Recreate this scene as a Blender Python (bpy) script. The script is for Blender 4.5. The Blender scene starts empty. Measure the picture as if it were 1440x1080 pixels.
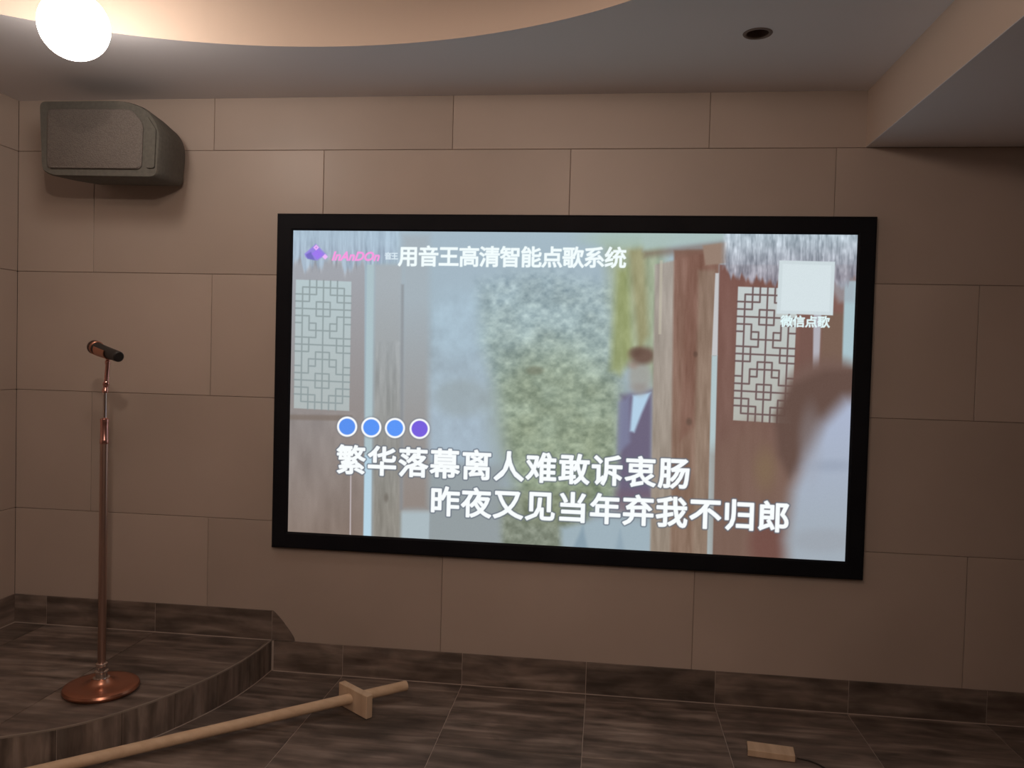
import bpy, bmesh, math, random
import numpy as np
from mathutils import Vector, Matrix
random.seed(7)
S = bpy.context.scene
C = S.collection

# ------------------------------------------------------------------ camera
cam_d = bpy.data.cameras.new('camera')
cam = bpy.data.objects.new('camera', cam_d); C.objects.link(cam); S.camera = cam
cam_d.sensor_width = 36.0; cam_d.lens = 1126.43 / 1440 * 36.0
cam_d.clip_start = 0.05; cam_d.clip_end = 60
_r = Vector((0.99268384, 0.11773916, 0.02676359))
_u = Vector((-0.03003569, 0.02610485, 0.99920788))
_f = Vector((-0.11694724, 0.99270138, -0.02945024))
M = Matrix.Identity(4)
for i in range(3):
    M[i][0] = _r[i]; M[i][1] = _u[i]; M[i][2] = -_f[i]
M.translation = Vector((1.63001, -3.82614, 1.59055))
cam.matrix_world = M

# ------------------------------------------------------------------ world, lights, exposure
w = bpy.data.worlds.new('room'); S.world = w; w.use_nodes = True
w.node_tree.nodes['Background'].inputs[0].default_value = (0.0, 0.0, 0.0, 1)
S.view_settings.view_transform = 'Standard'; S.view_settings.look = 'None'
S.view_settings.gamma = 1; S.view_settings.use_curve_mapping = False
S.view_settings.exposure = 0.0

def spot(name, loc, target, power, angle, blend, radius, col):
    d = bpy.data.lights.new(name, 'SPOT'); d.energy = power; d.spot_size = math.radians(angle)
    d.spot_blend = blend; d.shadow_soft_size = radius; d.color = col
    o = bpy.data.objects.new(name, d); C.objects.link(o); o.location = loc
    o.rotation_euler = (Vector(target) - Vector(loc)).to_track_quat('-Z', 'Y').to_euler()
    return o
REAR_W = 100.0; GLOBE_E = 22.0; FILL_W = 27.0
# ceiling spots at the back of the room, behind the photographer
spot('rear_spotlight', (2.0, -4.6, 2.80), (-0.4, 0.0, 1.0), REAR_W, 105, 1.0, 0.05, (1.0, 0.80, 0.66))
def bulb(name, loc, power, radius, col):
    d = bpy.data.lights.new(name, 'POINT'); d.energy = power; d.shadow_soft_size = radius; d.color = col
    o = bpy.data.objects.new(name, d); C.objects.link(o); o.location = loc
bulb('recess_fill_light', (1.1, -3.0, 2.90), FILL_W, 0.12, (1.0, 0.82, 0.70))  # added fill light without a fixture, brightens walls and recess

# ------------------------------------------------------------------ materials
def lin(c):
    return tuple((x / 255 / 12.92) if x / 255 <= 0.04045 else ((x / 255 + 0.055) / 1.055) ** 2.4 for x in c)
def new_mat(name):
    m = bpy.data.materials.new(name); m.use_nodes = True
    nt = m.node_tree; return m, nt, nt.nodes['Principled BSDF']
def nd(nt, t, **k):
    n = nt.nodes.new(t)
    for a, b in k.items(): setattr(n, a, b)
    return n
def surf(name, c1, c2, rough=0.6, scale=(3, 3, 3), metal=0.0, bump=0.0, detail=4, rnd=0.0, spec=0.5, coord='Object', noise=1.0, lo=.3, hi=.7):
    """two-tone noise over object coordinates, optional relief and a per-object tone shift"""
    m, nt, b = new_mat(name)
    tc = nd(nt, 'ShaderNodeTexCoord'); mp = nd(nt, 'ShaderNodeMapping'); mp.inputs['Scale'].default_value = scale
    oi = nd(nt, 'ShaderNodeObjectInfo')
    src = tc.outputs[coord]
    nt.links.new(src, mp.inputs['Vector'])
    ml = nd(nt, 'ShaderNodeMath', operation='MULTIPLY'); ml.inputs[1].default_value = 37.0 if rnd else 0.0
    nt.links.new(oi.outputs['Random'], ml.inputs[0])
    no = nd(nt, 'ShaderNodeTexNoise', noise_dimensions='4D'); no.inputs['Scale'].default_value = noise; no.inputs['Detail'].default_value = detail
    nt.links.new(mp.outputs[0], no.inputs['Vector']); nt.links.new(ml.outputs[0], no.inputs['W'])
    mr = nd(nt, 'ShaderNodeMapRange'); mr.inputs[1].default_value = lo; mr.inputs[2].default_value = hi
    nt.links.new(no.outputs[0], mr.inputs[0])
    mx = nd(nt, 'ShaderNodeMix', data_type='RGBA'); mx.inputs[6].default_value = (*c1, 1); mx.inputs[7].default_value = (*c2, 1)
    nt.links.new(mr.outputs[0], mx.inputs[0])
    out = mx.outputs[2]
    if rnd:
        hs = nd(nt, 'ShaderNodeHueSaturation')
        r2 = nd(nt, 'ShaderNodeMapRange'); r2.inputs[3].default_value = 1 - rnd; r2.inputs[4].default_value = 1 + rnd
        nt.links.new(oi.outputs['Random'], r2.inputs[0]); nt.links.new(r2.outputs[0], hs.inputs['Value'])
        nt.links.new(out, hs.inputs['Color']); out = hs.outputs[0]
    nt.links.new(out, b.inputs['Base Color'])
    b.inputs['Roughness'].default_value = rough; b.inputs['Metallic'].default_value = metal
    b.inputs['Specular IOR Level'].default_value = spec
    if bump:
        bp = nd(nt, 'ShaderNodeBump'); bp.inputs['Strength'].default_value = bump; bp.inputs['Distance'].default_value = 0.004
        nt.links.new(no.outputs[0], bp.inputs['Height']); nt.links.new(bp.outputs[0], b.inputs['Normal'])
    return m
def grain_mat(name, axis):
    """grey-brown wood-look porcelain: long streaks, darker patches, pale scuffed bands"""
    m, nt, b = new_mat(name)
    tc = nd(nt, 'ShaderNodeTexCoord'); oi = nd(nt, 'ShaderNodeObjectInfo')
    ml = nd(nt, 'ShaderNodeMath', operation='MULTIPLY'); ml.inputs[1].default_value = 53.0
    nt.links.new(oi.outputs['Random'], ml.inputs[0])
    def noise(sc, det, dist=0.0):
        mp = nd(nt, 'ShaderNodeMapping'); mp.inputs['Scale'].default_value = sc
        nt.links.new(tc.outputs['Object'], mp.inputs['Vector'])
        n = nd(nt, 'ShaderNodeTexNoise', noise_dimensions='4D'); n.inputs['Scale'].default_value = 1
        n.inputs['Detail'].default_value = det; n.inputs['Distortion'].default_value = dist
        nt.links.new(mp.outputs[0], n.inputs['Vector']); nt.links.new(ml.outputs[0], n.inputs['W'])
        return n.outputs[0]
    L, T = 2.0, 21.0
    sc = (L, T, T) if axis == 'x' else ((T, T, L) if axis == 'z' else (T, L, T))
    sp = (5, 13, 13) if axis == 'x' else ((14, 14, 5) if axis == 'z' else (13, 5, 13))
    streak = noise(sc, 6, 0.6); patch = noise(sp, 3, 0.4)
    cr = nd(nt, 'ShaderNodeValToRGB')
    e = cr.color_ramp.elements
    e[0].position = .26; e[0].color = (0.088, 0.064, 0.052, 1)
    e[1].position = .78; e[1].color = (0.37, 0.30, 0.26, 1)
    e.new(.5).color = (0.195, 0.148, 0.124, 1)
    nt.links.new(streak, cr.inputs[0])
    mr = nd(nt, 'ShaderNodeMapRange'); mr.inputs[1].default_value = .35; mr.inputs[2].default_value = .62
    mr.inputs[3].default_value = .50; mr.inputs[4].default_value = 1.12
    nt.links.new(patch, mr.inputs[0])
    hs = nd(nt, 'ShaderNodeHueSaturation'); nt.links.new(cr.outputs[0], hs.inputs['Color'])
    mm = nd(nt, 'ShaderNodeMath', operation='MULTIPLY')
    r2 = nd(nt, 'ShaderNodeMapRange'); r2.inputs[3].default_value = .85; r2.inputs[4].default_value = 1.12
    nt.links.new(oi.outputs['Random'], r2.inputs[0])
    nt.links.new(mr.outputs[0], mm.inputs[0]); nt.links.new(r2.outputs[0], mm.inputs[1])
    nt.links.new(mm.outputs[0], hs.inputs['Value']); nt.links.new(hs.outputs[0], b.inputs['Base Color'])
    b.inputs['Roughness'].default_value = .5
    bp = nd(nt, 'ShaderNodeBump'); bp.inputs['Strength'].default_value = .25; bp.inputs['Distance'].default_value = 0.002
    nt.links.new(streak, bp.inputs['Height']); nt.links.new(bp.outputs[0], b.inputs['Normal'])
    return m
def emit(name, col, strength=1.0):
    m, nt, b = new_mat(name)
    b.inputs['Base Color'].default_value = (0, 0, 0, 1); b.inputs['Specular IOR Level'].default_value = 0
    b.inputs['Roughness'].default_value = 1
    b.inputs['Emission Color'].default_value = (*col, 1); b.inputs['Emission Strength'].default_value = strength
    return m

m_wall = surf('beige_wall_tile', (0.425, 0.35, 0.30), (0.51, 0.42, 0.365), rough=.42, scale=(1.2, 1.2, 1.2), bump=.15, rnd=.05)
m_joint = surf('wall_joint', (0.28, 0.21, 0.175), (0.32, 0.24, 0.20), rough=.9)
m_paint = surf('ceiling_paint', (0.84, 0.83, 0.86), (0.88, 0.87, 0.90), rough=.85, scale=(1, 1, 1), bump=.05)
m_cream = surf('warm_paint', (0.62, 0.50, 0.42), (0.66, 0.54, 0.45), rough=.8, scale=(1, 1, 1), bump=.05)
m_floor = grain_mat('floor_tile_grain', 'x')
m_riser = grain_mat('riser_tile_grain', 'z')
m_floory = grain_mat('side_tile_grain', 'y')
m_grout = surf('pale_grout', (0.40, 0.335, 0.29), (0.50, 0.42, 0.37), rough=.9, scale=(8, 8, 8))
m_bezel = surf('black_frame', (0.006, 0.006, 0.009), (0.010, 0.010, 0.013), rough=.6, scale=(5, 5, 5), spec=.12)
m_copper = surf('copper', (0.54, 0.25, 0.17), (0.64, 0.30, 0.20), rough=.3, metal=1.0, scale=(6, 6, 6))
m_bronze = surf('bronze_tube', (0.48, 0.33, 0.28), (0.56, 0.39, 0.33), rough=.33, metal=1.0, scale=(4, 4, 1))
m_chrome = surf('chrome', (0.72, 0.62, 0.58), (0.8, 0.7, 0.65), rough=.12, metal=1.0)
m_rose = surf('rose_copper', (0.75, 0.38, 0.34), (0.8, 0.44, 0.38), rough=.25, metal=1.0)
m_black = surf('black_plastic', (0.012, 0.010, 0.010), (0.02, 0.017, 0.016), rough=.4, scale=(9, 9, 9))
m_micgrille = surf('microphone_grille', (0.16, 0.09, 0.07), (0.05, 0.03, 0.025), rough=.4, metal=.8, scale=(260, 260, 260), bump=.6, detail=0)
m_wood = surf('pale_wood', (0.62, 0.43, 0.28), (0.74, 0.55, 0.38), rough=.6, scale=(3, 40, 40), bump=.15)
m_wood2 = surf('pale_wood_block', (0.60, 0.42, 0.28), (0.74, 0.56, 0.40), rough=.65, scale=(30, 4, 4), bump=.15)
m_cab = surf('speaker_cabinet', (0.092, 0.087, 0.074), (0.125, 0.117, 0.10), rough=.7, scale=(60, 60, 60), bump=.4)  # black cabinet lightened: veil of lamp flare is mixed into the colour
m_grille = surf('speaker_grille', (0.13, 0.112, 0.10), (0.175, 0.152, 0.136), rough=.6, scale=(220, 220, 220), bump=.6, detail=0)  # grey includes the lamp's flare haze lying over a near-black front
m_metal = surf('grey_metal', (0.25, 0.24, 0.23), (0.3, 0.29, 0.28), rough=.4, metal=.8)
m_dark = surf('downlight_reflector', (0.10, 0.065, 0.055), (0.14, 0.09, 0.075), rough=.45, scale=(20, 20, 20))
m_ring = surf('downlight_rim', (0.16, 0.12, 0.105), (0.2, 0.15, 0.13), rough=.5)
m_cable = surf('dark_cable', (0.02, 0.014, 0.011), (0.03, 0.02, 0.016), rough=.5)
m_globe = emit('lit_opal_glass', (1.0, 0.88, 0.78), GLOBE_E)

# ------------------------------------------------------------------ helpers
def link(name, bm, mat, parent=None, smooth=False, loc=None):
    me = bpy.data.meshes.new(name); bm.normal_update(); bm.to_mesh(me); bm.free()
    return link_mesh(name, me, mat, parent, smooth, loc)
def link_mesh(name, me, mat, parent=None, smooth=False, loc=None):
    if not me.materials: me.materials.append(mat)
    if smooth:
        for p in me.polygons: p.use_smooth = True
    o = bpy.data.objects.new(name, me); C.objects.link(o)
    if parent: o.parent = parent
    if loc: o.location = loc
    return o
def empty(name, loc=(0, 0, 0)):
    o = bpy.data.objects.new(name, None); C.objects.link(o); o.location = loc; o.empty_display_size = .1
    return o
def tag(o, label=None, cat=None, group=None, kind=None):
    if label: o['label'] = label
    if cat: o['category'] = cat
    if group: o['group'] = group
    if kind: o['kind'] = kind
    return o
def box_bm(x0, x1, y0, y1, z0, z1, bevel=0.0, seg=1):
    bm = bmesh.new(); bmesh.ops.create_cube(bm, size=1)
    for v in bm.verts:
        v.co = Vector((x0 + (v.co.x + .5) * (x1 - x0), y0 + (v.co.y + .5) * (y1 - y0), z0 + (v.co.z + .5) * (z1 - z0)))
    if bevel: bmesh.ops.bevel(bm, geom=list(bm.edges), offset=bevel, segments=seg, affect='EDGES', profile=.5)
    return bm
def prism_bm(poly, z0, z1, top_inset=0.0):
    """polygon (ccw, xy) raised from z0 to z1 with a small chamfer round its top"""
    bm = bmesh.new(); n = len(poly)
    cx = sum(p[0] for p in poly) / n; cy = sum(p[1] for p in poly) / n
    lo = [bm.verts.new((x, y, z0)) for x, y in poly]
    rings = [lo]
    if top_inset:
        rings.append([bm.verts.new((x, y, z1 - top_inset)) for x, y in poly])
        ip = []
        for i in range(n):
            a = Vector(poly[i - 1]); b = Vector(poly[i]); c = Vector(poly[(i + 1) % n])
            d1 = (b - a); d2 = (c - b)
            n1 = Vector((-d1.y, d1.x)).normalized() if d1.length > 1e-6 else Vector((0, 0))
            n2 = Vector((-d2.y, d2.x)).normalized() if d2.length > 1e-6 else Vector((0, 0))
            m = n1 + n2; m = m / max(m.dot(n1) if m.length else 1, .4) if m.length > 1e-6 else n1
            ip.append(b + m * top_inset)
        rings.append([bm.verts.new((p.x, p.y, z1)) for p in ip])
    else:
        rings.append([bm.verts.new((x, y, z1)) for x, y in poly])
    for a, b in zip(rings, rings[1:]):
        for i in range(n): bm.faces.new((a[i], a[(i + 1) % n], b[(i + 1) % n], b[i]))
    bm.faces.new(rings[-1]); bm.faces.new(list(reversed(lo)))
    bmesh.ops.recalc_face_normals(bm, faces=list(bm.faces))
    return bm
def lathe_bm(prof, seg=48, caps=True):
    bm = bmesh.new(); rings = []
    for r, z in prof:
        if r < 1e-6: rings.append([bm.verts.new((0, 0, z))])
        else: rings.append([bm.verts.new((r * math.cos(2 * math.pi * k / seg), r * math.sin(2 * math.pi * k / seg), z)) for k in range(seg)])
    for a, b in zip(rings, rings[1:]):
        for k in range(seg):
            k2 = (k + 1) % seg
            if len(a) == 1 and len(b) == 1: continue
            if len(a) == 1: bm.faces.new((a[0], b[k2], b[k]))
            elif len(b) == 1: bm.faces.new((a[k], a[k2], b[0]))
            else: bm.faces.new((a[k], a[k2], b[k2], b[k]))
    if caps:
        if len(rings[0]) > 1: bm.faces.new(list(reversed(rings[0])))
        if len(rings[-1]) > 1: bm.faces.new(rings[-1])
    bmesh.ops.recalc_face_normals(bm, faces=list(bm.faces))
    return bm
def autosmooth(o, ang=40):
    for p in o.data.polygons: p.use_smooth = True
    bm = bmesh.new(); bm.from_mesh(o.data)
    for e in bm.edges:
        if len(e.link_faces) == 2 and e.calc_face_angle(0) > math.radians(ang): e.smooth = False
    bm.to_mesh(o.data); bm.free()
    return o
def align(bm, a, b):
    """move geometry built along +Z from the origin so that it runs from a towards b"""
    a = Vector(a); d = (Vector(b) - a).normalized()
    bmesh.ops.transform(bm, matrix=Matrix.Translation(a) @ Vector((0, 0, 1)).rotation_difference(d).to_matrix().to_4x4(), verts=bm.verts)
    return bm
def clip_rect(poly, x0, x1, y0, y1):
    def cut(P, inside, inter):
        out = []
        for i in range(len(P)):
            a, b = P[i - 1], P[i]
            if inside(b):
                if not inside(a): out.append(inter(a, b))
                out.append(b)
            elif inside(a): out.append(inter(a, b))
        return out
    def ix(v):
        return lambda a, b: (v, a[1] + (b[1] - a[1]) * (v - a[0]) / (b[0] - a[0]))
    def iy(v):
        return lambda a, b: (a[0] + (b[0] - a[0]) * (v - a[1]) / (b[1] - a[1]), v)
    P = list(poly)
    for ins, it in ((lambda p: p[0] >= x0, ix(x0)), (lambda p: p[0] <= x1, ix(x1)), (lambda p: p[1] >= y0, iy(y0)), (lambda p: p[1] <= y1, iy(y1))):
        if P: P = cut(P, ins, it)
    Q = []
    for p in P:
        if not Q or (abs(p[0] - Q[-1][0]) + abs(p[1] - Q[-1][1])) > 1e-4: Q.append(p)
    if len(Q) > 1 and (abs(Q[0][0] - Q[-1][0]) + abs(Q[0][1] - Q[-1][1])) < 1e-4: Q.pop()
    return Q
def area(P):
    return .5 * sum(P[i - 1][0] * P[i][1] - P[i][0] * P[i - 1][1] for i in range(len(P)))

XL, XR, YF, ZC, ZT = -1.41, 4.60, -6.2, 2.855, 3.10
ZS = 0.154                                        # platform height

# ------------------------------------------------------------------ floor
floor = tag(link('floor', box_bm(XL - .1, XR + .1, YF - .1, .1, -.12, -.0025), m_grout), kind='structure')
fx = [.370 + .603 * k for k in range(-3, 8)]
fx = [XL] + [v for v in fx if XL + .05 < v < XR - .05] + [XR]
fy = [0.0]
while fy[-1] > YF + .1: fy.append(fy[-1] - .625)
fy[-1] = YF
for a, b in zip(fx, fx[1:]):
    for d, c in zip(fy, fy[1:]):
        g = .0016
        poly = [(a + g, c + g), (b - g, c + g), (b - g, d - g), (a + g, d - g)]
        cx, cy = (a + b) / 2, (c + d) / 2
        t = link('tile', prism_bm([(x - cx, y - cy) for x, y in poly], -.010, 0.0, .0012), m_floor, floor, loc=(cx, cy, 0))

# ------------------------------------------------------------------ walls with big staggered tiles
rows = [-.01, .7551, 1.3719, 1.983, 2.598, 3.2]
def tiled_wall(name, length, place, zmax, phase, skip_back=False):
    """place(s, t, z): s along the wall, t out of it"""
    bm = box_bm(0, length, -.15, -.005, -.05, zmax)
    for v in bm.verts: v.co = place(v.co.x, v.co.y, v.co.z)
    bmesh.ops.recalc_face_normals(bm, faces=list(bm.faces))
    wall = tag(link(name, bm, m_joint), kind='structure')
    for r in range(5):
        z0, z1 = rows[r], min(rows[r + 1], zmax)
        if z1 - z0 < .02: continue
        z0 = max(z0, 0.0)
        off = phase[r % 2]
        xs = [off + 1.21 * k for k in range(-8, 10)]
        xs = [0.0] + [v for v in xs if .03 < v < length - .03] + [length]
        for a, b in zip(xs, xs[1:]):
            g = .0012
            bt = box_bm(a + (g if a > 0 else 0), b - (g if b < length else 0), -.008, 0, z0 + g, z1 - g)
            top = [e for e in bt.edges if all(abs(v.co.y) < 1e-6 for v in e.verts)]
            bmesh.ops.bevel(bt, geom=top, offset=.0016, segments=1, affect='EDGES')
            for v in bt.verts: v.co = place(v.co.x, v.co.y, v.co.z)
            bmesh.ops.recalc_face_normals(bt, faces=list(bt.faces))
            link('wall_tile', bt, m_wall, wall)
    return wall
# front of each wall is flush with XL, 0, XR, YF
tiled_wall('wall_back', XR - XL, lambda s, t, z: Vector((XL + s, -t, z)), ZT, (.86 - XL, 1.43 - XL))
tiled_wall('wall_left', -YF, lambda s, t, z: Vector((XL + t, YF + s, z)), ZT, (.3, .9))
tiled_wall('wall_right', -YF, lambda s, t, z: Vector((XR - t, -s, z)), 2.62, (.3, .9))
tiled_wall('wall_front', XR - XL, lambda s, t, z: Vector((XR - s, YF + t, z)), ZT, (.3, .9))

# ------------------------------------------------------------------ ceiling: lower plate with an oval recess, upper deck, side soffit
CX, CY, CA, CB = .50, -1.98, 1.75, 1.36
SX = 2.767
DL = (2.160, -.665); DR = .047
def ceiling_plate():
    bm = bmesh.new()
    def loop(pts, z):
        v = [bm.verts.new((x, y, z)) for x, y in pts]
        return v, [bm.edges.new((v[i], v[(i + 1) % len(v)])) for i in range(len(v))]
    rect = [(XL, YF), (SX, YF), (SX, 0), (XL, 0)]
    oval = [(CX + CA * math.cos(t), CY + CB * math.sin(t)) for t in [2 * math.pi * k / 144 for k in range(144)]]
    hole = [(DL[0] + DR * math.cos(t), DL[1] + DR * math.sin(t)) for t in [2 * math.pi * k / 28 for k in range(28)]]
    for z, zz in ((ZC, 0), (ZT, 1)):
        loops = [loop(rect, z), loop(oval, z), loop(hole, z)]
        bmesh.ops.triangle_fill(bm, use_beauty=True, edges=[e for l in loops for e in l[1]])
        if zz == 0: low = loops
        else: up = loops
    for k in (1, 2):
        a, b = low[k][0], up[k][0]; n = len(a)
        for i in range(n): bm.faces.new((a[i], a[(i + 1) % n], b[(i + 1) % n], b[i]))
    a, b = low[0][0], up[0][0]
    for i in range(4): bm.faces.new((a[i], a[(i + 1) % 4], b[(i + 1) % 4], b[i]))
    bmesh.ops.recalc_face_normals(bm, faces=list(bm.faces))
    me = bpy.data.meshes.new('ceiling'); bm.to_mesh(me); bm.free()
    me.materials.append(m_paint); me.materials.append(m_cream)
    for p in me.polygons:
        c = p.center
        if abs(p.normal.z) < .3 and abs(math.hypot((c.x - CX) / CA, (c.y - CY) / CB) - 1) < .02: p.material_index = 1
    return me
ceiling = tag(link_mesh('ceiling', ceiling_plate(), m_paint), kind='structure')
deck = link('ceiling_deck', box_bm(XL - .1, SX + .2, YF - .1, .1, ZT, ZT + .1), m_cream, ceiling)
soffit = link('trim_1', box_bm(SX, XR + .1, YF - .1, .1, 2.600, ZT + .1, .0015), m_cream); tag(soffit, kind='structure')
bm = bmesh.new()
# underside of the soffit is painted with the grey ceiling paint
soffit.data.materials.append(m_paint)
for p in soffit.data.polygons:
    if p.normal.z < -.7: p.material_index = 1
bm.free()

# ------------------------------------------------------------------ raised platform with a curved front
curve = [(0, 0), (-.006, -.16), (-.027, -.33), (-.066, -.49), (-.125, -.655), (-.198, -.81), (-.300, -.965), (-.418, -1.075), (-.560, -1.162), (-.76, -1.255), (-1.05, -1.335), (-1.41, -1.36)]
def spline(P, n):
    out = []
    for i in range(len(P) - 1):
        p0 = Vector(P[max(i - 1, 0)]); p1 = Vector(P[i]); p2 = Vector(P[i + 1]); p3 = Vector(P[min(i + 2, len(P) - 1)])
        for k in range(n):
            t = k / n
            out.append(.5 * ((2 * p1) + (p2 - p0) * t + (2 * p0 - 5 * p1 + 4 * p2 - p3) * t * t + (3 * p1 - p0 - 3 * p2 + p3) * t ** 3))
    out.append(Vector(P[-1])); return [(v.x, v.y) for v in out]
edge = spline(curve, 6)
def inset(E, d):
    out = []
    for i, p in enumerate(E):
        a = Vector(E[max(i - 1, 0)]); b = Vector(E[min(i + 1, len(E) - 1)]); t = (b - a).normalized()
        nrm = Vector((t.y, -t.x))          # outward or inward, fixed below
        if nrm.dot(Vector((-1.0, 0.0)) - Vector(p)) < 0: nrm = -nrm
        q = Vector(p) + nrm * d
        out.append((q.x, min(q.y, 0.0) if i else 0.0))
    return out
body_edge = inset(edge, .009)
outline = [(XL, -0.0)] + list(reversed(inset(edge, .004)))
outline = [(XL, 0.0)] + [(max(x, XL), y) for x, y in reversed(inset(edge, .004))]
body = [(XL, 0.0)] + [(max(x, XL), y) for x, y in reversed(body_edge)]
if area(body) < 0: body.reverse()
if area(outline) < 0: outline.reverse()
stage = tag(link('stage_platform', prism_bm(body, 0.0, ZS - .0025), m_grout), kind='structure')
sx = [XL, -1.223, -.623, -.02, .2]; sy = [0, -.62, -1.24, -1.9]
for a, b in zip(sx, sx[1:]):
    for d, c in zip(sy, sy[1:]):
        g = .0016
        P = clip_rect(outline, a + g, b - g, c + g, d - g)
        if len(P) < 3 or abs(area(P)) < 2e-4: continue
        if area(P) < 0: P.reverse()
        cx, cy = (a + b) / 2, (c + d) / 2
        link('tile', prism_bm([(x - cx, y - cy) for x, y in P], ZS - .006, ZS, 0), m_floor, stage, loc=(cx, cy, 0))
# curved upstand: narrow vertical pieces of the same tile, following the edge
acc = [0]
for p, q in zip(edge, edge[1:]): acc.append(acc[-1] + math.dist(p, q))
joints = [0.0]
while joints[-1] < acc[-1]: joints.append(joints[-1] + .232)
def at_len(s):
    s = min(max(s, 0), acc[-1] - 1e-6)
    for i in range(len(edge) - 1):
        if acc[i] <= s <= acc[i + 1]:
            t = (s - acc[i]) / max(acc[i + 1] - acc[i], 1e-9)
            p = Vector(edge[i]).lerp(Vector(edge[i + 1]), t); d = (Vector(edge[i + 1]) - Vector(edge[i])).normalized()
            nrm = Vector((d.y, -d.x))
            if nrm.dot(Vector((-1.0, 0.0)) - p) < 0: nrm = -nrm
            return p, nrm
for a, b in zip(joints, joints[1:]):
    b = min(b, acc[-1]); n = 6; bm = bmesh.new(); R = []
    if b - a < .03: continue
    for k in range(n + 1):
        s = a + .0012 + (b - a - .0024) * k / n
        p, nn = at_len(s)
        q = p + nn * .0085
        if p.y > -.001: p.y = -.001
        R.append([bm.verts.new((p.x, min(p.y, -.001), .0015)), bm.verts.new((p.x, min(p.y, -.001), ZS - .006)), bm.verts.new((q.x, min(q.y, -.001), ZS - .006)), bm.verts.new((q.x, min(q.y, -.001), .0015))])
    for u, v in zip(R, R[1:]):
        for j in range(4): bm.faces.new((u[j], u[(j + 1) % 4], v[(j + 1) % 4], v[j]))
    bm.faces.new(R[0]); bm.faces.new(list(reversed(R[-1])))
    bmesh.ops.recalc_face_normals(bm, faces=list(bm.faces))
    link('riser_tile', bm, m_riser, stage)
def strip(name, z0, z1, out_d, in_d, mat):
    bm = bmesh.new(); R = []
    for i in range(len(edge)):
        p, nn = at_len(acc[i])
        o_ = p - nn * out_d; q = p + nn * in_d
        R.append([bm.verts.new((o_.x, min(o_.y, 0), z0)), bm.verts.new((o_.x, min(o_.y, 0), z1)), bm.verts.new((q.x, min(q.y, 0), z1)), bm.verts.new((q.x, min(q.y, 0), z0))])
    for u, v in zip(R, R[1:]):
        for j in range(4): bm.faces.new((u[j], u[(j + 1) % 4], v[(j + 1) % 4], v[j]))
    bm.faces.new(R[0]); bm.faces.new(list(reversed(R[-1])))
    bmesh.ops.recalc_face_normals(bm, faces=list(bm.faces))
    return link(name, bm, mat, stage)
m_edge = surf('pale_edge_bead', (0.22, 0.18, 0.15), (0.32, 0.265, 0.225), rough=.6, scale=(6, 6, 6))
strip('edge_bead', ZS - .006, ZS + .0008, .0012, .006, m_edge)
strip('grout_line', 0.0, .0028, .0025, .001, m_grout)

# ------------------------------------------------------------------ baseboards of the same tile
def baseboard(name, pieces, axis, mat, z0, z1, th=.009):
    root = None
    for k, (a, b) in enumerate(pieces):
        g = .0014
        if axis == 'x': bmx = box_bm(-(b - a) / 2 + g, (b - a) / 2 - g, -th, -.0004, z0 + .003, z1); loc = ((a + b) / 2, 0, 0)
        else: bmx = box_bm(.0004, th, -(b - a) / 2 + g, (b - a) / 2 - g, z0 + .003, z1); loc = (XL, (a + b) / 2, 0)
        bmesh.ops.bevel(bmx, geom=[e for e in bmx.edges if all(abs(v.co.z - z1) < 1e-6 for v in e.verts)], offset=.0012, segments=1, affect='EDGES')
        yield bmx, loc
bb = tag(link('baseboard_back', box_bm(0.0, XR, -.0070, -.0002, 0.0, ZS - .003), m_grout), kind='structure')
js = [.0105, .370, .972, 1.575, 2.18, 2.783, 3.385, 3.99, XR]
for bmx, loc in baseboard('x', list(zip(js, js[1:])), 'x', m_floor, 0, ZS): link('baseboard_tile', bmx, m_floor, bb, loc=loc)
link('grout_line', box_bm(0.01, XR, -.0125, -.0085, .0002, .0032), m_grout, bb)
bs = tag(link('baseboard_stage', box_bm(XL, 0.0, -.0070, -.0002, ZS, ZS + .146), m_grout), kind='structure')
sj = [XL + .002, -1.223, -.623, .0]
for k, (bmx, loc) in enumerate(baseboard('x', list(zip(sj, sj[1:])), 'x', m_floor, ZS, ZS + .149)):
    link('baseboard_tile', bmx, m_floor, bs, loc=loc)
# last piece, cut to a slope that comes down past the end of the platform
pts = [(.0015, ZS + .003)]
pts += [(.118, ZS + .003), (.114, ZS + .018), (.100, ZS + .040), (.080, ZS + .066), (.056, ZS + .096), (.034, ZS + .120), (.014, ZS + .139), (.0015, ZS + .149)]
bm = bmesh.new(); A = [bm.verts.new((x, -.009, z)) for x, z in pts]; B = [bm.verts.new((x, -.0004, z)) for x, z in pts]
bm.faces.new(A); bm.faces.new(list(reversed(B)))
for i in range(len(pts)): bm.faces.new((A[i], B[i], B[(i + 1) % len(pts)], A[(i + 1) % len(pts)]))
bmesh.ops.recalc_face_normals(bm, faces=list(bm.faces))
link('baseboard_tile', bm, m_floor, bs)
link('grout_line', box_bm(XL, -.004, -.0125, -.0085, ZS + .0002, ZS + .0032), m_grout, bs)
bl = tag(link('baseboard_left', box_bm(XL + .0002, XL + .0070, -1.355, -.010, ZS, ZS + .146), m_grout), kind='structure')
lj = [-1.355, -1.22, -.62, -.0105]
for bmx, loc in baseboard('y', list(zip(lj, lj[1:])), 'y', m_floory, ZS, ZS + .149): link('baseboard_tile', bmx, m_floory, bl, loc=loc)
link('grout_line', box_bm(XL + .0085, XL + .0125, -1.355, -.013, ZS + .0002, ZS + .0032), m_grout, bl)

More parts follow.
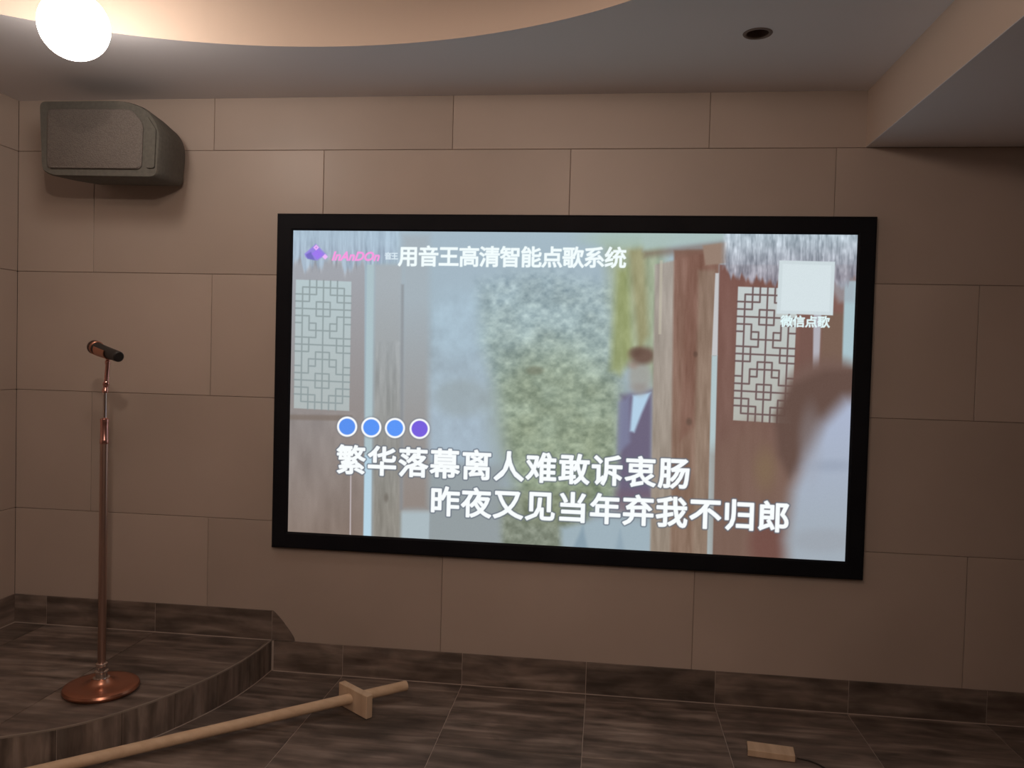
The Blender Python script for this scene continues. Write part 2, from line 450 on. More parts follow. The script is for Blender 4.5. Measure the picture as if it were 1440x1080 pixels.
# ------------------------------------------------------------------ projection screen
W, H, B, ZB = 2.82, 1.6516, .0822, .630
screen = tag(empty('projection_screen', (W / 2, 0, ZB)), 'wide black-framed screen on the tiled wall showing a song video', 'screen')
def frame_bm():
    bm = bmesh.new()
    prof = [(0, 0), (0, -.030), (.006, -.040), (.010, -.042), (B - .008, -.042), (B, -.036), (B, -.024)]
    R = []
    for sx_, sz_ in ((0, 0), (1, 0), (1, 1), (0, 1)):
        ring = []
        for d, y in prof:
            x = d if sx_ == 0 else W - d
            z = d if sz_ == 0 else H - d
            ring.append(bm.verts.new((x - W / 2, y, z)))
        R.append(ring)
    n = len(prof)
    for k in range(4):
        a, b = R[k], R[(k + 1) % 4]
        for j in range(n - 1): bm.faces.new((a[j], b[j], b[j + 1], a[j + 1]))
    bmesh.ops.recalc_face_normals(bm, faces=list(bm.faces))
    return bm
link('bezel', frame_bm(), m_bezel, screen)
link('back_panel', box_bm(-W / 2 + .02, W / 2 - .02, -.024, -.0015, .02, H - .02), m_black, screen)

# the picture: a fine grid of coloured cells (flat display), drafted in sheet coordinates ---------------
NX, NY = 1000, 563
PW, PH = W - 2 * B, H - 2 * B
uu, vv = np.meshgrid((np.arange(NX)) / (NX - 1), (np.arange(NY)) / (NY - 1))
KEY = np.array([[690.7433292125736, 3.3457320978154415, 404.6042736630988], [-19.58600296363842, -427.030665784493, 747.4451010], [-0.07812562722077737, -0.011017833302752564, 1.0]])
_w = KEY[2, 0] * uu + KEY[2, 1] * vv + 1
X = (KEY[0, 0] * uu + KEY[0, 1] * vv + KEY[0, 2]) / _w        # drafting sheet, in sheet units
Y = (KEY[1, 0] * uu + KEY[1, 1] * vv + KEY[1, 2]) / _w
rng = np.random.RandomState(3)
def vnoise(sx_, sy_, seed=0, octv=3):
    r = np.random.RandomState(seed); out = np.zeros_like(X); amp = 1; tot = 0
    for o in range(octv):
        g = r.rand(260, 260); a = (X - 380) / sx_ * 2 ** o; b = (Y - 290) / sy_ * 2 ** o
        i = np.floor(a).astype(int); j = np.floor(b).astype(int); fa = a - i; fb = b - j
        fa = fa * fa * (3 - 2 * fa); fb = fb * fb * (3 - 2 * fb); i %= 259; j %= 259
        out += amp * ((g[j, i] * (1 - fa) + g[j, i + 1] * fa) * (1 - fb) + (g[j + 1, i] * (1 - fa) + g[j + 1, i + 1] * fa) * fb)
        tot += amp; amp *= .55
    return out / tot - .5
img = np.zeros((NY, NX, 3))
def ss(d, blur): 
    t = np.clip(.5 - d / max(blur, 1e-3), 0, 1); return t * t * (3 - 2 * t)
def put(mask, col, a=1.0):
    global img
    m = (mask * a)[..., None]; col = np.asarray(col, float)
    img = img * (1 - m) + col * m
def poly(P, blur=1.5):
    """soft polygon mask"""
    inside = np.zeros(X.shape, bool); dist = np.full(X.shape, 1e9)
    n = len(P)
    for k in range(n):
        x1, y1 = P[k]; x2, y2 = P[(k + 1) % n]
        dx, dy = x2 - x1, y2 - y1
        t = np.clip(((X - x1) * dx + (Y - y1) * dy) / (dx * dx + dy * dy + 1e-9), 0, 1)
        dist = np.minimum(dist, np.hypot(X - x1 - t * dx, Y - y1 - t * dy))
        c = (y1 > Y) != (y2 > Y)
        inside ^= c & (X < (x2 - x1) * (Y - y1) / (y2 - y1 + 1e-12) + x1)
    return ss(np.where(inside, -dist, dist), blur)
def ell(cx, cy, rx, ry, blur=6):
    return ss((np.hypot((X - cx) / rx, (Y - cy) / ry) - 1) * min(rx, ry), blur)
def vgrad(c1, c2, y1, y2):
    t = np.clip((Y - y1) / (y2 - y1), 0, 1)[..., None]
    return np.asarray(c1, float) * (1 - t) + np.asarray(c2, float) * t
def add(mask, n, amp, tint=(1, 1, 1)):
    global img
    img = img + (mask * n * amp)[..., None] * np.asarray(tint)
ALL = np.ones_like(X)
put(ALL, vgrad((166, 186, 198), (150, 160, 166), 330, 780))
# soft pale distance and foliage
put(ell(650, 455, 45, 50, 40), (172, 196, 210), .8); put(ell(640, 610, 60, 70, 50), (168, 184, 198), .85)
add(ell(650, 520, 75, 110, 30), vnoise(13, 16, 5), 40, (.8, 1, 1.1))
put(poly([(604, 330), (690, 330), (700, 700), (602, 700)], 50), (166, 184, 198), .45)
put(ell(650, 560, 40, 26, 20), (150, 160, 160), .5)
fol = np.clip(poly([(672, 395), (770, 380), (868, 400), (874, 540), (868, 700), (800, 735), (740, 730), (716, 640), (702, 560), (676, 480)], 34), 0, 1)
put(fol, vgrad((164, 184, 192), (140, 154, 128), 390, 660), .9)
put(ell(780, 590, 85, 100, 60), (148, 160, 134), .55)
add(fol, vnoise(9, 7, 11, 3), 66, (1, 1, .9))
add(fol, vnoise(30, 26, 12, 2), 34, (.8, .9, 1))
put(ell(752, 521, 12, 6, 6), (120, 122, 104), .55)
put(poly([(700, 690), (830, 690), (822, 790), (705, 790)], 20), (122, 128, 104), .7)
add(poly([(700, 690), (830, 690), (822, 790), (705, 790)], 20), vnoise(9, 8, 14), 60)
put(poly([(600, 650), (706, 655), (700, 790), (600, 790)], 20), (148, 156, 158), .8)
put(poly([(560, 717), (604, 717), (602, 790), (556, 790)], 3), (172, 186, 192))
put(poly([(788, 742), (850, 728), (978, 740), (972, 800), (790, 800)], 14), (160, 178, 188), .95)
put(poly([(806, 770), (820, 740), (832, 800)], 8), (128, 150, 165), .7); put(poly([(858, 800), (872, 745), (884, 800)], 8), (138, 158, 172), .6)
# left door panel, thatch and lattice
put(poly([(395, 320), (513, 320), (511, 790), (385, 790)], 3), vgrad((163, 166, 173), (134, 118, 108), 380, 760))
add(poly([(395, 580), (511, 580), (511, 790), (385, 790)], 6), vnoise(16, 60, 21), 26)
put(poly([(395, 583), (495, 584), (495, 592), (395, 590)], 4), (128, 116, 108), .8)
put(poly([(416, 393), (494, 396), (491, 578), (413, 574)], 1.6), vgrad((184, 200, 204), (176, 184, 184), 394, 577))
SEG = []   # lattice bars on an 8 x 18 grid: (column, row, column, row), mirrored about column 4
for s in [(1, 1, 1, 17), (4, 0, 4, 18), (1, 1, 4, 1), (1, 17, 4, 17), (2, 0, 2, 1), (3, 0, 3, 1), (2, 17, 2, 18), (3, 16, 3, 18), (0, 2, 3, 2), (2, 1, 2, 3), (0, 3, 2, 3), (3, 1, 3, 2),
          (3, 3, 3, 5), (3, 3, 4, 3), (3, 5, 4, 5), (0, 4, 4, 4), (0, 5, 2, 5), (2, 5, 2, 7), (0, 6, 1, 6), (2, 6, 3, 6), (3, 6, 3, 8), (2, 7, 4, 7), (0, 8, 3, 8), (2, 8, 2, 10),
          (0, 9, 4, 9), (0, 10, 2, 10), (3, 10, 3, 12), (3, 10, 4, 10), (2, 11, 4, 11), (2, 11, 2, 13), (0, 12, 1, 12), (2, 12, 3, 12), (0, 13, 2, 13), (3, 13, 3, 15), (3, 13, 4, 13), (3, 15, 4, 15),
          (0, 14, 4, 14), (0, 15, 2, 15), (2, 15, 2, 17), (0, 16, 3, 16)]:
    SEG.append(s)
    if not (s[0] == 4 and s[2] == 4): SEG.append((8 - s[0], s[1], 8 - s[2], s[3]))
def lattice(q, col, wid, a):
    (ax, ay), (bx, by), (cx, cy), (dx, dy) = q     # top-left, top-right, bottom-right, bottom-left
    def P(c, r):
        s, t = c / 8, r / 18
        return ((ax * (1 - s) + bx * s) * (1 - t) + (dx * (1 - s) + cx * s) * t, (ay * (1 - s) + by * s) * (1 - t) + (dy * (1 - s) + cy * s) * t)
    m = np.zeros_like(X)
    for s in SEG:
        x1, y1 = P(s[0], s[1]); x2, y2 = P(s[2], s[3])
        lx, hx = min(x1, x2) - 5, max(x1, x2) + 5; ly, hy = min(y1, y2) - 5, max(y1, y2) + 5
        sel = (X > lx) & (X < hx) & (Y > ly) & (Y < hy)
        xs, ys = X[sel], Y[sel]; ddx, ddy = x2 - x1, y2 - y1
        t = np.clip(((xs - x1) * ddx + (ys - y1) * ddy) / (ddx * ddx + ddy * ddy), 0, 1)
        m[sel] = np.maximum(m[sel], ss(np.hypot(xs - x1 - t * ddx, ys - y1 - t * ddy) - wid / 2, 1.5))
    put(m, col, a)
lattice([(416, 393), (494, 396), (491, 578), (413, 574)], (136, 148, 150), 1.9, .8)
th = vnoise(3.2, 26, 31, 3); edge_y = 372 + 28 * vnoise(7, 900, 33, 2)
put(ss(Y - edge_y, 12) * ss(X - 560, 30), (166, 184, 202), .9)
add(ss(Y - edge_y - 6, 12) * ss(X - 562, 30), th, 62, (.9, 1, 1))
put(ss(Y - 345, 30) * ss(X - 570, 40), (176, 200, 216), .45)
put(poly([(516, 372), (526, 372), (523, 640), (513, 640)], 2.5), (174, 194, 200)); put(poly([(513, 640), (523, 640), (522, 790), (510, 790)], 2.5), (184, 212, 228))
put(poly([(492.4, 668), (494, 668), (493, 790), (491, 790)], 1.5), (205, 195, 200), .8)
# left post and boards
put(poly([(527, 372), (566, 372), (563, 790), (523, 790)], 8), vgrad((168, 176, 182), (142, 138, 130), 400, 720))
add(poly([(527, 480), (566, 480), (563, 790), (523, 790)], 5), vnoise(5, 40, 41), 34)
put(poly([(566, 330), (604, 330), (602, 717), (563, 717)], 16), vgrad((166, 178, 186), (146, 136, 130), 420, 700))
put(poly([(564, 400), (568, 400), (566, 717), (562, 717)], 4), (136, 138, 142), .6)
put(ell(543, 700, 3, 6, 4), (112, 106, 98), .7); put(ell(541, 660, 3, 4, 4), (120, 112, 104), .5)
# greenery at upper right
put(poly([(852, 342), (935, 336), (928, 560), (905, 520), (868, 505)], 34), (160, 170, 136), .8)
put(poly([(868, 380), (884, 376), (890, 500), (872, 528), (858, 520)], 16), (150, 158, 104), .75)
put(poly([(884, 350), (906, 345), (912, 470), (898, 500)], 14), (150, 138, 96), .6)
add(poly([(852, 342), (935, 336), (928, 560), (860, 520)], 20), vnoise(9, 26, 51), 34)
put(ell(880, 335, 60, 14, 16), (168, 190, 178), .7)
# man at the gate
put(poly([(874, 556), (918, 548), (916, 700), (868, 705)], 14), (106, 96, 120), .92)
put(poly([(870, 566), (886, 556), (886, 622), (868, 640)], 10), (128, 132, 160), .8)
put(poly([(890, 556), (915, 552), (902, 582), (892, 608), (886, 606)], 6), (180, 208, 230))
put(ell(900, 530, 15, 24, 12), (160, 160, 154), .9); put(ell(890, 513, 7, 5, 9), (150, 120, 108), .5)
put(ell(904, 500, 18, 12, 12), (110, 86, 76), .95); put(ell(895, 495, 9, 6, 9), (100, 78, 68), .7)
put(poly([(866, 690), (918, 690), (920, 720), (862, 715)], 20), (118, 96, 108), .6); put(ell(892, 715, 22, 8, 14), (124, 92, 98), .5)
put(ell(899, 545, 12, 6, 10), (146, 136, 132), .5)
# gate post at right of the man
put(poly([(921, 372), (950, 366), (944, 790), (914, 790)], 5), vgrad((168, 160, 152), (150, 136, 122), 380, 770))
put(poly([(948, 352), (1012, 350), (1002, 790), (942, 790)], 5), vgrad((134, 102, 90), (136, 112, 96), 360, 770))
put(poly([(966, 352), (990, 352), (976, 600), (956, 620)], 10), (122, 88, 76), .6)
put(poly([(982, 380), (1006, 380), (999, 790), (974, 790)], 8), (146, 128, 112), .65)
add(poly([(918, 372), (1008, 352), (1000, 790), (914, 790)], 5), vnoise(6, 46, 61), 34)
put(ell(969, 593, 4, 5, 5), (92, 74, 64), .6); put(ell(978, 498, 3, 4, 3), (90, 70, 60), .6)
put(poly([(904, 352), (1020, 336), (1024, 352), (906, 362)], 12), (120, 96, 84), .55)
put(poly([(988, 345), (1024, 340), (1026, 370), (992, 373)], 4), (150, 128, 114))
put(poly([(900, 320), (1024, 320), (1022, 338), (950, 346), (905, 352)], 12), (170, 190, 186), .85)
put(poly([(928, 366), (932, 366), (930, 470), (926, 470)], 2), (196, 190, 172), .6)
# right-hand door: dark boards, lattice, straw fringe
put(poly([(1012, 372), (1210, 372), (1200, 800), (1000, 800)], 3), vgrad((124, 88, 80), (122, 98, 88), 380, 720))
add(poly([(1012, 372), (1210, 372), (1200, 800), (1000, 800)], 3), vnoise(14, 80, 71), 22)
put(poly([(1006, 384), (1011, 384), (1009, 500), (1001, 500)], 2), (196, 196, 198)); put(poly([(1001, 500), (1009, 500), (1002, 790), (994, 790)], 2.5), (178, 196, 200))
put(poly([(1125, 460), (1150, 460), (1150, 640), (1120, 640)], 6), (112, 84, 76), .6)
put(poly([(1145, 400), (1157, 400), (1152, 520), (1143, 520)], 3), (178, 176, 184))
put(poly([(1157, 440), (1190, 440), (1186, 540), (1152, 540)], 8), (120, 98, 84), .8)
put(poly([(1188, 395), (1206, 395), (1200, 520), (1184, 520)], 4), (170, 194, 202))
q2 = [(1038, 403), (1122, 406), (1113, 596), (1031, 591)]
put(poly(q2, 1.6), vgrad((196, 204, 204), (178, 178, 170), 400, 590)); lattice(q2, (104, 82, 82), 2.4, .95)
ey = 398 + 26 * vnoise(6, 900, 73, 2) - 20 * np.clip((1050 - X) / 40, 0, 1)
fm = ss(Y - ey, 10) * ss(1018 - X, 12)
put(fm, vgrad((178, 192, 202), (150, 146, 158), 330, 400), .95)
add(fm, vnoise(3.0, 18, 75, 3), 92); add(fm, vnoise(7, 9, 76, 2), 45)
put(poly([(1165, 400), (1205, 390), (1203, 425), (1180, 425)], 12), (160, 168, 178), .6)
# blurred figure in front
put(poly([(1000, 640), (1060, 590), (1110, 640), (1106, 800), (1000, 800)], 40), (124, 98, 86), .6)
put(ell(1076, 660, 14, 26, 24), (130, 108, 84), .7)
put(ell(1080, 765, 26, 36, 24), (112, 72, 66), .65)
put(ell(1166, 566, 66, 62, 26), (116, 92, 84), .95)
put(poly([(1088, 585), (1115, 540), (1160, 520), (1230, 520), (1230, 640), (1150, 640), (1110, 672), (1094, 640)], 18), (100, 78, 70), .92)
put(poly([(1188, 562), (1230, 558), (1230, 820), (1108, 820), (1104, 760), (1114, 690), (1134, 640), (1156, 596)], 34), vgrad((172, 182, 206), (162, 172, 182), 570, 760))
put(ell(1170, 655, 30, 8, 14), (150, 160, 178), .6); put(ell(1160, 760, 50, 16, 16), (150, 152, 160), .35)
put(ell(1140, 625, 16, 50, 18), (158, 160, 170), .35)
# plain white card, wordmark emblem, four round count-in dots
put(poly([(1096, 366), (1174.5, 368), (1171.5, 443.5), (1092, 441)], 1.6), (206, 218, 222))
put(poly([(1101, 371), (1169, 373), (1166.5, 438.5), (1098, 436.5)], 1.6), (214, 226, 230))
for cx_, col in ((488, (92, 146, 240)), (522, (92, 150, 246)), (555.3, (94, 152, 248)), (590, (122, 98, 222))):
    cy_ = 600 + (cx_ - 488) * .03
    put(ell(cx_, cy_, 15.6, 15.6, 3.5), (110, 116, 130), .5); put(ell(cx_, cy_, 14.2, 14.2, 1.5), (252, 254, 255)); put(ell(cx_, cy_, 11.4, 11.4, 1.5), col)
put(poly([(444, 343), (459, 358), (446, 366), (430, 362), (428, 357)], 3), (150, 132, 226), .95)
put(poly([(430, 358), (437, 354), (443, 366), (432, 364)], 2), (112, 104, 186), .8); put(poly([(446, 350), (455, 358), (446, 364), (438, 357)], 2), (160, 122, 240), .9)
for cx_, cy_ in ((444.5, 348), (457, 361)): put(poly([(cx_, cy_ - 4), (cx_ + 4, cy_), (cx_, cy_ + 4), (cx_ - 4, cy_)], 1.5), (240, 186, 250))
put(poly([(444.5, 346.5), (446, 348), (444.5, 349.5), (443, 348)], 1), (190, 140, 230))
# lettering of the karaoke display: glyph outlines from Blender's own font, laid on the sheet with round stroke growth
US = B + uu * PW; ZSg = ZB + B + vv * PH              # metres from the frame's left edge / above the floor
def glyph(ch, u, z, size, col, grow, shear=0.0, outline=None, osz=0.0):
    cu = bpy.data.curves.new('glyph', 'FONT'); cu.body = ch; cu.align_x = 'CENTER'; cu.size = 1; cu.shear = shear; cu.resolution_u = 3
    t = bpy.data.objects.new('glyph', cu); C.objects.link(t)
    m_ = bpy.data.meshes.new_from_object(t.evaluated_get(bpy.context.evaluated_depsgraph_get())); bpy.data.objects.remove(t)
    drop = .38 if ord(ch[0]) > 255 else .36
    cnt = {}
    for p in m_.polygons:
        for k in p.edge_keys: cnt[k] = cnt.get(k, 0) + 1
    V = np.array([(v.co.x * size + u, (v.co.y - drop) * size + z) for v in m_.vertices])
    E_ = [k for k, c in cnt.items() if c == 1]; bpy.data.meshes.remove(m_)
    m = .02
    sel = (US > V[:, 0].min() - m) & (US < V[:, 0].max() + m) & (ZSg > V[:, 1].min() - m) & (ZSg < V[:, 1].max() + m)
    xs = US[sel]; ys = ZSg[sel]; inside = np.zeros(xs.shape, bool); dist = np.full(xs.shape, 9.)
    for i, j in E_:
        x1, y1 = V[i]; x2, y2 = V[j]; dx, dy = x2 - x1, y2 - y1
        t_ = np.clip(((xs - x1) * dx + (ys - y1) * dy) / (dx * dx + dy * dy + 1e-12), 0, 1)
        dist = np.minimum(dist, np.hypot(xs - x1 - t_ * dx, ys - y1 - t_ * dy))
        if abs(dy) > 1e-12:
            c = (y1 > ys) != (y2 > ys); inside ^= c & (xs < dx * (ys - y1) / dy + x1)
    d = np.where(inside, -dist, dist)
    if outline is not None:
        full = np.zeros(US.shape); full[sel] = ss(d - grow - osz, .006); put(full, outline, .75)
    full = np.zeros(US.shape); full[sel] = ss(d - grow, .0040); return full
def line(st_, u0, u1, z0, z1, size, col, grow, shear=0.0, outline=None, osz=0.0):
    n = len(st_); ms = np.zeros(US.shape)
    for k, ch in enumerate(st_):
        f = k / max(n - 1, 1); ms = np.maximum(ms, glyph(ch, u0 + (u1 - u0) * f, z0 + (z1 - z0) * f, size, col, grow, shear, outline, osz))
    put(ms, col)
WH = (250, 254, 255); OU = (98, 106, 120)
line('繁华落幕离人难敢诉衷肠', .398, 1.958, 1.083, 1.084, .150, WH, .0044, outline=OU, osz=.0055)
line('昨夜又见当年弃我不归郎', .870, 2.415, .900, .902, .150, WH, .0044, outline=OU, osz=.0055)
line('用音王高清智能点歌系统', .662, 1.655, 2.081, 2.085, .103, (244, 254, 255), .0030)
line('音王', .562, .594, 2.080, 2.080, .036, (225, 240, 248), .0010)
line('微信点歌', 2.441, 2.604, 1.804, 1.804, .055, (228, 250, 252), .0018)
put(glyph('InAnDOn', .397, 2.078, .060, None, .0022, .3), (248, 156, 224))
add(ALL, rng.rand(NY, NX) - .5, 4)
img = np.clip(img, 0, 255) / 255
limg = np.where(img <= .04045, img / 12.92, ((img + .055) / 1.055) ** 2.4)
co = np.stack([(uu - .5) * PW, np.full_like(uu, -.0285), B + vv * PH], -1).reshape(-1, 3)
idx = np.arange(NX * NY).reshape(NY, NX)
quads = np.stack([idx[:-1, :-1], idx[:-1, 1:], idx[1:, 1:], idx[1:, :-1]], -1).reshape(-1, 4)
me = bpy.data.meshes.new('picture')
me.vertices.add(len(co)); me.vertices.foreach_set('co', co.astype(np.float32).ravel())
me.loops.add(quads.size); me.loops.foreach_set('vertex_index', quads.astype(np.int32).ravel())
me.polygons.add(len(quads)); me.polygons.foreach_set('loop_start', np.arange(0, quads.size, 4, dtype=np.int32))
me.update(calc_edges=True)
ca = me.color_attributes.new('video_frame', 'FLOAT_COLOR', 'POINT')
ca.data.foreach_set('color', np.concatenate([limg.reshape(-1, 3), np.ones((NX * NY, 1))], 1).astype(np.float32).ravel())
m_pic = emit('video_picture', (1, 1, 1), 1.0)
at = m_pic.node_tree.nodes.new('ShaderNodeVertexColor'); at.layer_name = 'video_frame'
m_pic.node_tree.links.new(at.outputs['Color'], m_pic.node_tree.nodes['Principled BSDF'].inputs['Emission Color'])
picture = link_mesh('picture', me, m_pic, screen)
picture['label'] = 'softly lit film frame of a wooden gate, ivy and two people'

# ------------------------------------------------------------------ microphone stand and microphone
MX, MY = -.443, -.714
st = tag(empty('microphone_stand', (MX, MY, ZS)), 'slim copper microphone stand with a round base on the raised platform', 'microphone stand')
base = autosmooth(link('base', lathe_bm([(.132, 0), (.136, .005), (.146, .010), (.149, .018), (.145, .027), (.134, .032), (.115, .033), (.085, .033), (.060, .036), (.044, .044), (.034, .056)], 64), m_copper, st))
autosmooth(link('collar', lathe_bm([(.032, .054), (.033, .058), (.024, .060), (.022, .078), (.027, .082), (.027, .088), (.020, .092), (.018, .104), (.0235, .108), (.0235, .118), (.017, .122)], 40), m_chrome, st))
autosmooth(link('lower_tube', lathe_bm([(.0160, .118), (.0160, 1.045)], 32), m_bronze, st))
autosmooth(link('clutch', lathe_bm([(.0145, 1.040), (.0175, 1.046), (.0175, 1.062), (.016, 1.066), (.016, 1.128), (.0172, 1.134), (.0172, 1.146), (.010, 1.152)], 32), m_rose, st))
autosmooth(link('upper_rod', lathe_bm([(.0075, 1.148), (.0075, 1.262)], 24), m_chrome, st))
neck = autosmooth(link('neck', lathe_bm([(.008, 1.256), (.0125, 1.260), (.0125, 1.272), (.0095, 1.276), (.0095, 1.284), (.0125, 1.288), (.0125, 1.300), (.0090, 1.304), (.0085, 1.374), (.0105, 1.378), (.0105, 1.388), (.007, 1.392), (.007, 1.404)], 28), m_rose, st))
for v in neck.data.vertices: v.co.x += .011 * min(1, (v.co.z - 1.25) / .1)
# clip: open trough cradling the microphone
hd = Vector((-.558, -.628, 1.602)); tl = Vector((-.338, -.782, 1.562))
ax_ = (hd - tl).normalized(); mc = (hd + tl) / 2
def trough():
    bm = bmesh.new(); n = 14; R = []
    side = ax_.cross(Vector((0, 0, 1))).normalized(); up = side.cross(ax_)
    for s_, k_ in ((-.045, .95), (.02, 1.0), (.055, 1.06)):
        ring = []
        for rr in (.0262, .0295):
            for j in range(n + 1):
                t = math.radians(-205 + 230 * j / n)
                c_ = mc + ax_ * s_
                ring.append(bm.verts.new(c_ + (side * math.cos(t) + up * math.sin(t)) * rr * k_ - st.location))
        R.append(ring)
    m_ = n + 1
    for a, b in zip(R, R[1:]):
        for j in range(n):
            bm.faces.new((a[j], a[j + 1], b[j + 1], b[j])); bm.faces.new((a[m_ + j], b[m_ + j], b[m_ + j + 1], a[m_ + j + 1]))
        for j in (0, n): bm.faces.new((a[j], b[j], b[m_ + j], a[m_ + j]))
    for a in (R[0], R[-1]):
        for j in range(n): bm.faces.new((a[j], a[j + 1], a[m_ + j + 1], a[m_ + j]))
    bmesh.ops.recalc_face_normals(bm, faces=list(bm.faces)); return bm
clip = autosmooth(link('clip', trough(), m_copper, st))
bm = bmesh.new()
piv = lathe_bm([(.0075, 0), (.0075, .011)], 20); bmesh.ops.transform(piv, matrix=Matrix.Translation((.011, 0, 1.390)), verts=piv.verts); bm.free()
autosmooth(link('clip_pivot', piv, m_rose, st))
mic = tag(empty('microphone', tuple(mc)), 'dark handheld microphone lying tilted in the clip on the stand', 'microphone')
def mic_part(name, prof, mat):
    b_ = align(lathe_bm(prof, 36), tl - mc, hd - mc); return autosmooth(link(name, b_, mat, mic))
L_ = (hd - tl).length
mic_part('handle', [(.0175, .0), (.0215, .004), (.0225, .03), (.0230, .09), (.0240, L_ - .060), (.0265, L_ - .050)], m_black)
mic_part('collar_ring', [(.0265, L_ - .050), (.0300, L_ - .047), (.0300, L_ - .038), (.027, L_ - .035)], m_copper)
mic_part('head_grille', [(.0265, L_ - .038)] + [(.0300 * math.cos(t), L_ - .020 + .030 * math.sin(t)) for t in [math.radians(a) for a in range(-28, 90, 10)]] + [(0, L_ + .010)], m_micgrille)

# ------------------------------------------------------------------ opal globe lamp hanging in the ceiling recess
G = Vector((-.30, -1.13, 2.745)); GR = .118
lamp = tag(empty('globe_lamp', (G.x, G.y, ZT)), 'glaring lit white globe lamp hanging in the ceiling recess above the speaker', 'lamp')
bm = bmesh.new(); bmesh.ops.create_uvsphere(bm, u_segments=40, v_segments=24, radius=GR)
bmesh.ops.translate(bm, vec=(0, 0, G.z - ZT), verts=bm.verts)
link('globe', bm, m_globe, lamp, smooth=True)
autosmooth(link('stem', lathe_bm([(.007, -.24), (.007, -.012), (.045, -.010), (.05, -.002), (.05, -.0005)], 28), m_metal, lamp))
autosmooth(link('cap', lathe_bm([(.03, G.z - ZT + GR - .008), (.03, G.z - ZT + GR + .01), (.01, G.z - ZT + GR + .022)], 28), m_metal, lamp))

# ------------------------------------------------------------------ unlit downlight
dl = tag(empty('downlight', (DL[0], DL[1], ZC)), 'small unlit round recessed downlight in the grey ceiling', 'downlight')
def ring_bm():
    return lathe_bm([(DR - .006, .004), (DR - .006, -.001), (DR - .002, -.004), (DR + .006, -.003), (DR + .008, -.0004)], 40, caps=False)
autosmooth(link('rim', ring_bm(), m_ring, dl))
autosmooth(link('reflector', lathe_bm([(DR - .004, .002), (DR - .010, .03), (.022, .055), (0, .058)], 40, caps=False), m_dark, dl))
autosmooth(link('bulb', lathe_bm([(0, .030), (.012, .032), (.019, .040), (.019, .056)], 28), m_dark, dl))

# ------------------------------------------------------------------ wall speaker under the ceiling, upper left
sp = tag(empty('wall_speaker', (-.72, 0, 2.55)), 'dark wide loudspeaker hung high on the wall left of the screen', 'loudspeaker')
def rounded(P, r, n=5):
    out = []
    for i, (x, z) in enumerate(P):
        rr = r[i] if isinstance(r, (list, tuple)) else r
        a = Vector(P[i - 1]); b = Vector((x, z)); c = Vector(P[(i + 1) % len(P)])
        d1 = (a - b).normalized(); d2 = (c - b).normalized()
        p0 = b + d1 * rr; p1 = b + d2 * rr
        for k in range(n + 1):
            t = k / n; out.append(((1 - t) ** 2 * p0 + 2 * t * (1 - t) * b + t * t * p1)[:])
    return out
prof_s = rounded([(-1.020, 2.420), (-.965, 2.392), (-.440, 2.384), (-.425, 2.60), (-.480, 2.690), (-.60, 2.738), (-1.035, 2.740)], [.022, .03, .035, .05, .05, .06, .03])
def shell(prof, ys, scl, z_c=2.56, x_c=-.72, dz=0.0):
    bm = bmesh.new(); R = []
    for y, s in zip(ys, scl):
        R.append([bm.verts.new((x_c + (x - x_c) * s - sp.location.x, y, z_c + (z - z_c) * s - sp.location.z)) for x, z in prof])
    n = len(prof)
    for a, b in zip(R, R[1:]):
        for j in range(n): bm.faces.new((a[j], a[(j + 1) % n], b[(j + 1) % n], b[j]))
    bm.faces.new(R[0]); bm.faces.new(list(reversed(R[-1])))
    bmesh.ops.recalc_face_normals(bm, faces=list(bm.faces)); return bm
autosmooth(link('cabinet', shell(prof_s, [-.050, -.065, -.20, -.335, -.350], [.84, .87, .95, 1.0, .975]), m_cab, sp), 35)
gp = rounded([(-.985, 2.425), (-.515, 2.420), (-.510, 2.63), (-.570, 2.695), (-.985, 2.70)], .03)
autosmooth(link('grille', shell(gp, [-.345, -.356, -.362], [1, 1, .97]), m_grille, sp), 35)
ep = rounded([(-.492, 2.425), (-.452, 2.425), (-.446, 2.60), (-.490, 2.665)], .012)
autosmooth(link('side_cheek', shell(ep, [-.345, -.355, -.359], [1, 1, .985], 2.54, -.47), m_cab, sp), 35)
link('bracket', box_bm(-.10, .10, -.060, -.0015, -.12, .08, .004), m_metal, sp)

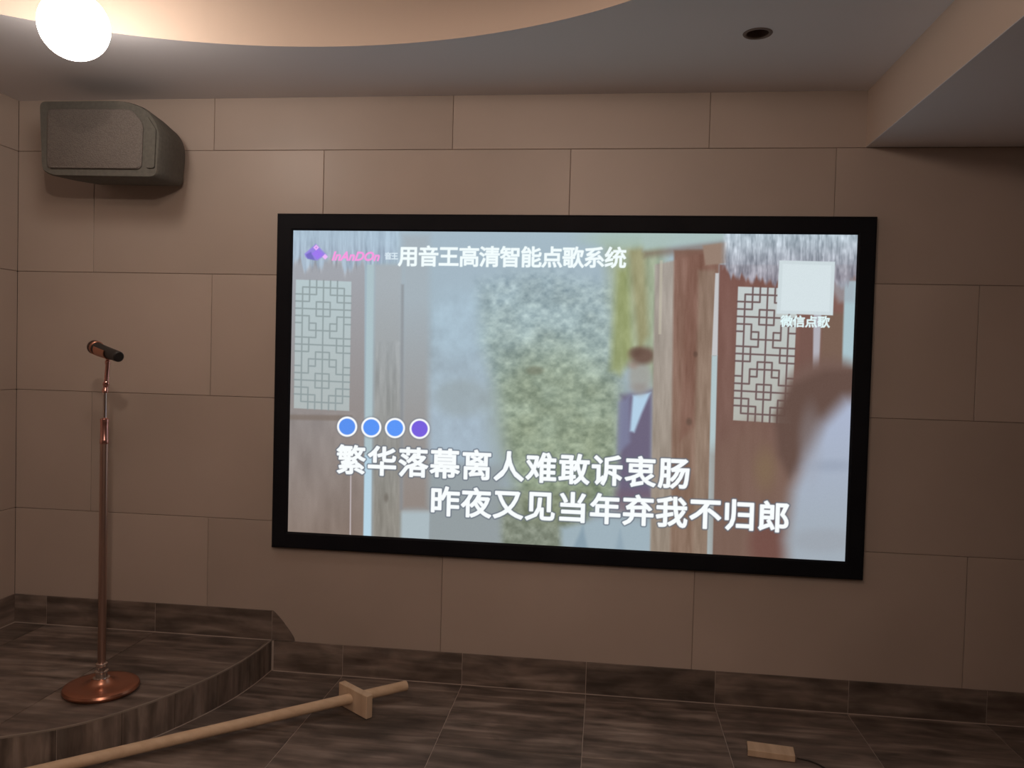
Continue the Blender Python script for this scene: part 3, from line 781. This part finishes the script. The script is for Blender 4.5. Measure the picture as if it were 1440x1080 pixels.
# ------------------------------------------------------------------ wooden pole with crosswise board on the floor
po = tag(empty('wooden_pole', (.552, -.378, 0)), 'long pale round wooden pole with a board near its end, lying on the floor', 'pole')
def V_(x, y, z): return Vector((x, y, z)) - Vector(po.location)
pa = V_(-.905, -1.560, .0245); pb = V_(.745, -.205, .0600)
b_ = align(lathe_bm([(.0205, 0), (.0225, .002), (.0225, (pb - pa).length - .002), (.0205, (pb - pa).length)], 28), pa, pb)
autosmooth(link('pole', b_, m_wood, po))
dirp = (pb - pa).normalized(); sidep = Vector((-dirp.y, dirp.x, 0)).normalized(); d2 = Vector((dirp.x, dirp.y, 0)).normalized()
bm = box_bm(-.106, .106, -.017, .017, 0, .103, .003)
for v in bm.verts:
    c_ = v.co.copy(); v.co = V_(.555, -.380, .001) + Vector((-.80, .60, 0)) * c_.x + Vector((.60, .80, 0)) * c_.y + Vector((0, 0, c_.z))
bmesh.ops.recalc_face_normals(bm, faces=list(bm.faces))
link('cross_board', bm, m_wood2, po)

# ------------------------------------------------------------------ offcut and cable at lower right
ob = tag(empty('wood_offcut', (2.345, -.475, 0)), 'short flat pale wood offcut lying on the floor below the screen', 'wood block')
bm = box_bm(-.092, .092, -.040, .040, .0008, .028, .002)
bmesh.ops.rotate(bm, cent=(0, 0, 0), matrix=Matrix.Rotation(math.radians(-7), 3, 'Z'), verts=bm.verts)
link('board', bm, m_wood2, ob)
for k in (-1, 1):                                     # ply ends showing as darker layers
    for z in (.009, .0185):
        bm = box_bm(k * .0915 - .0012, k * .0915 + .0012, -.036, .036, z - .0015, z + .0015)
        bmesh.ops.rotate(bm, cent=(0, 0, 0), matrix=Matrix.Rotation(math.radians(-7), 3, 'Z'), verts=bm.verts)
        link('ply_layer', bm, m_cable, ob)
cu = bpy.data.curves.new('cable', 'CURVE'); cu.dimensions = '3D'; cu.bevel_depth = .0032; cu.bevel_resolution = 3
sl = cu.splines.new('BEZIER'); cp = [(2.447, -.492, .0034), (2.50, -.512, .0034), (2.55, -.58, .0034), (2.62, -.80, .0034), (2.58, -1.15, .0034)]
sl.bezier_points.add(len(cp) - 1)
for p_, c_ in zip(sl.bezier_points, cp): p_.co = c_; p_.handle_left_type = p_.handle_right_type = 'AUTO'
t = bpy.data.objects.new('t', cu); C.objects.link(t)
me = bpy.data.meshes.new_from_object(t.evaluated_get(bpy.context.evaluated_depsgraph_get())); bpy.data.objects.remove(t); me.name = 'cable'
me.materials.clear()
tag(link_mesh('cable', me, m_cable, smooth=True), 'thin dark cable running from beside the small wood offcut on the floor', 'cable')
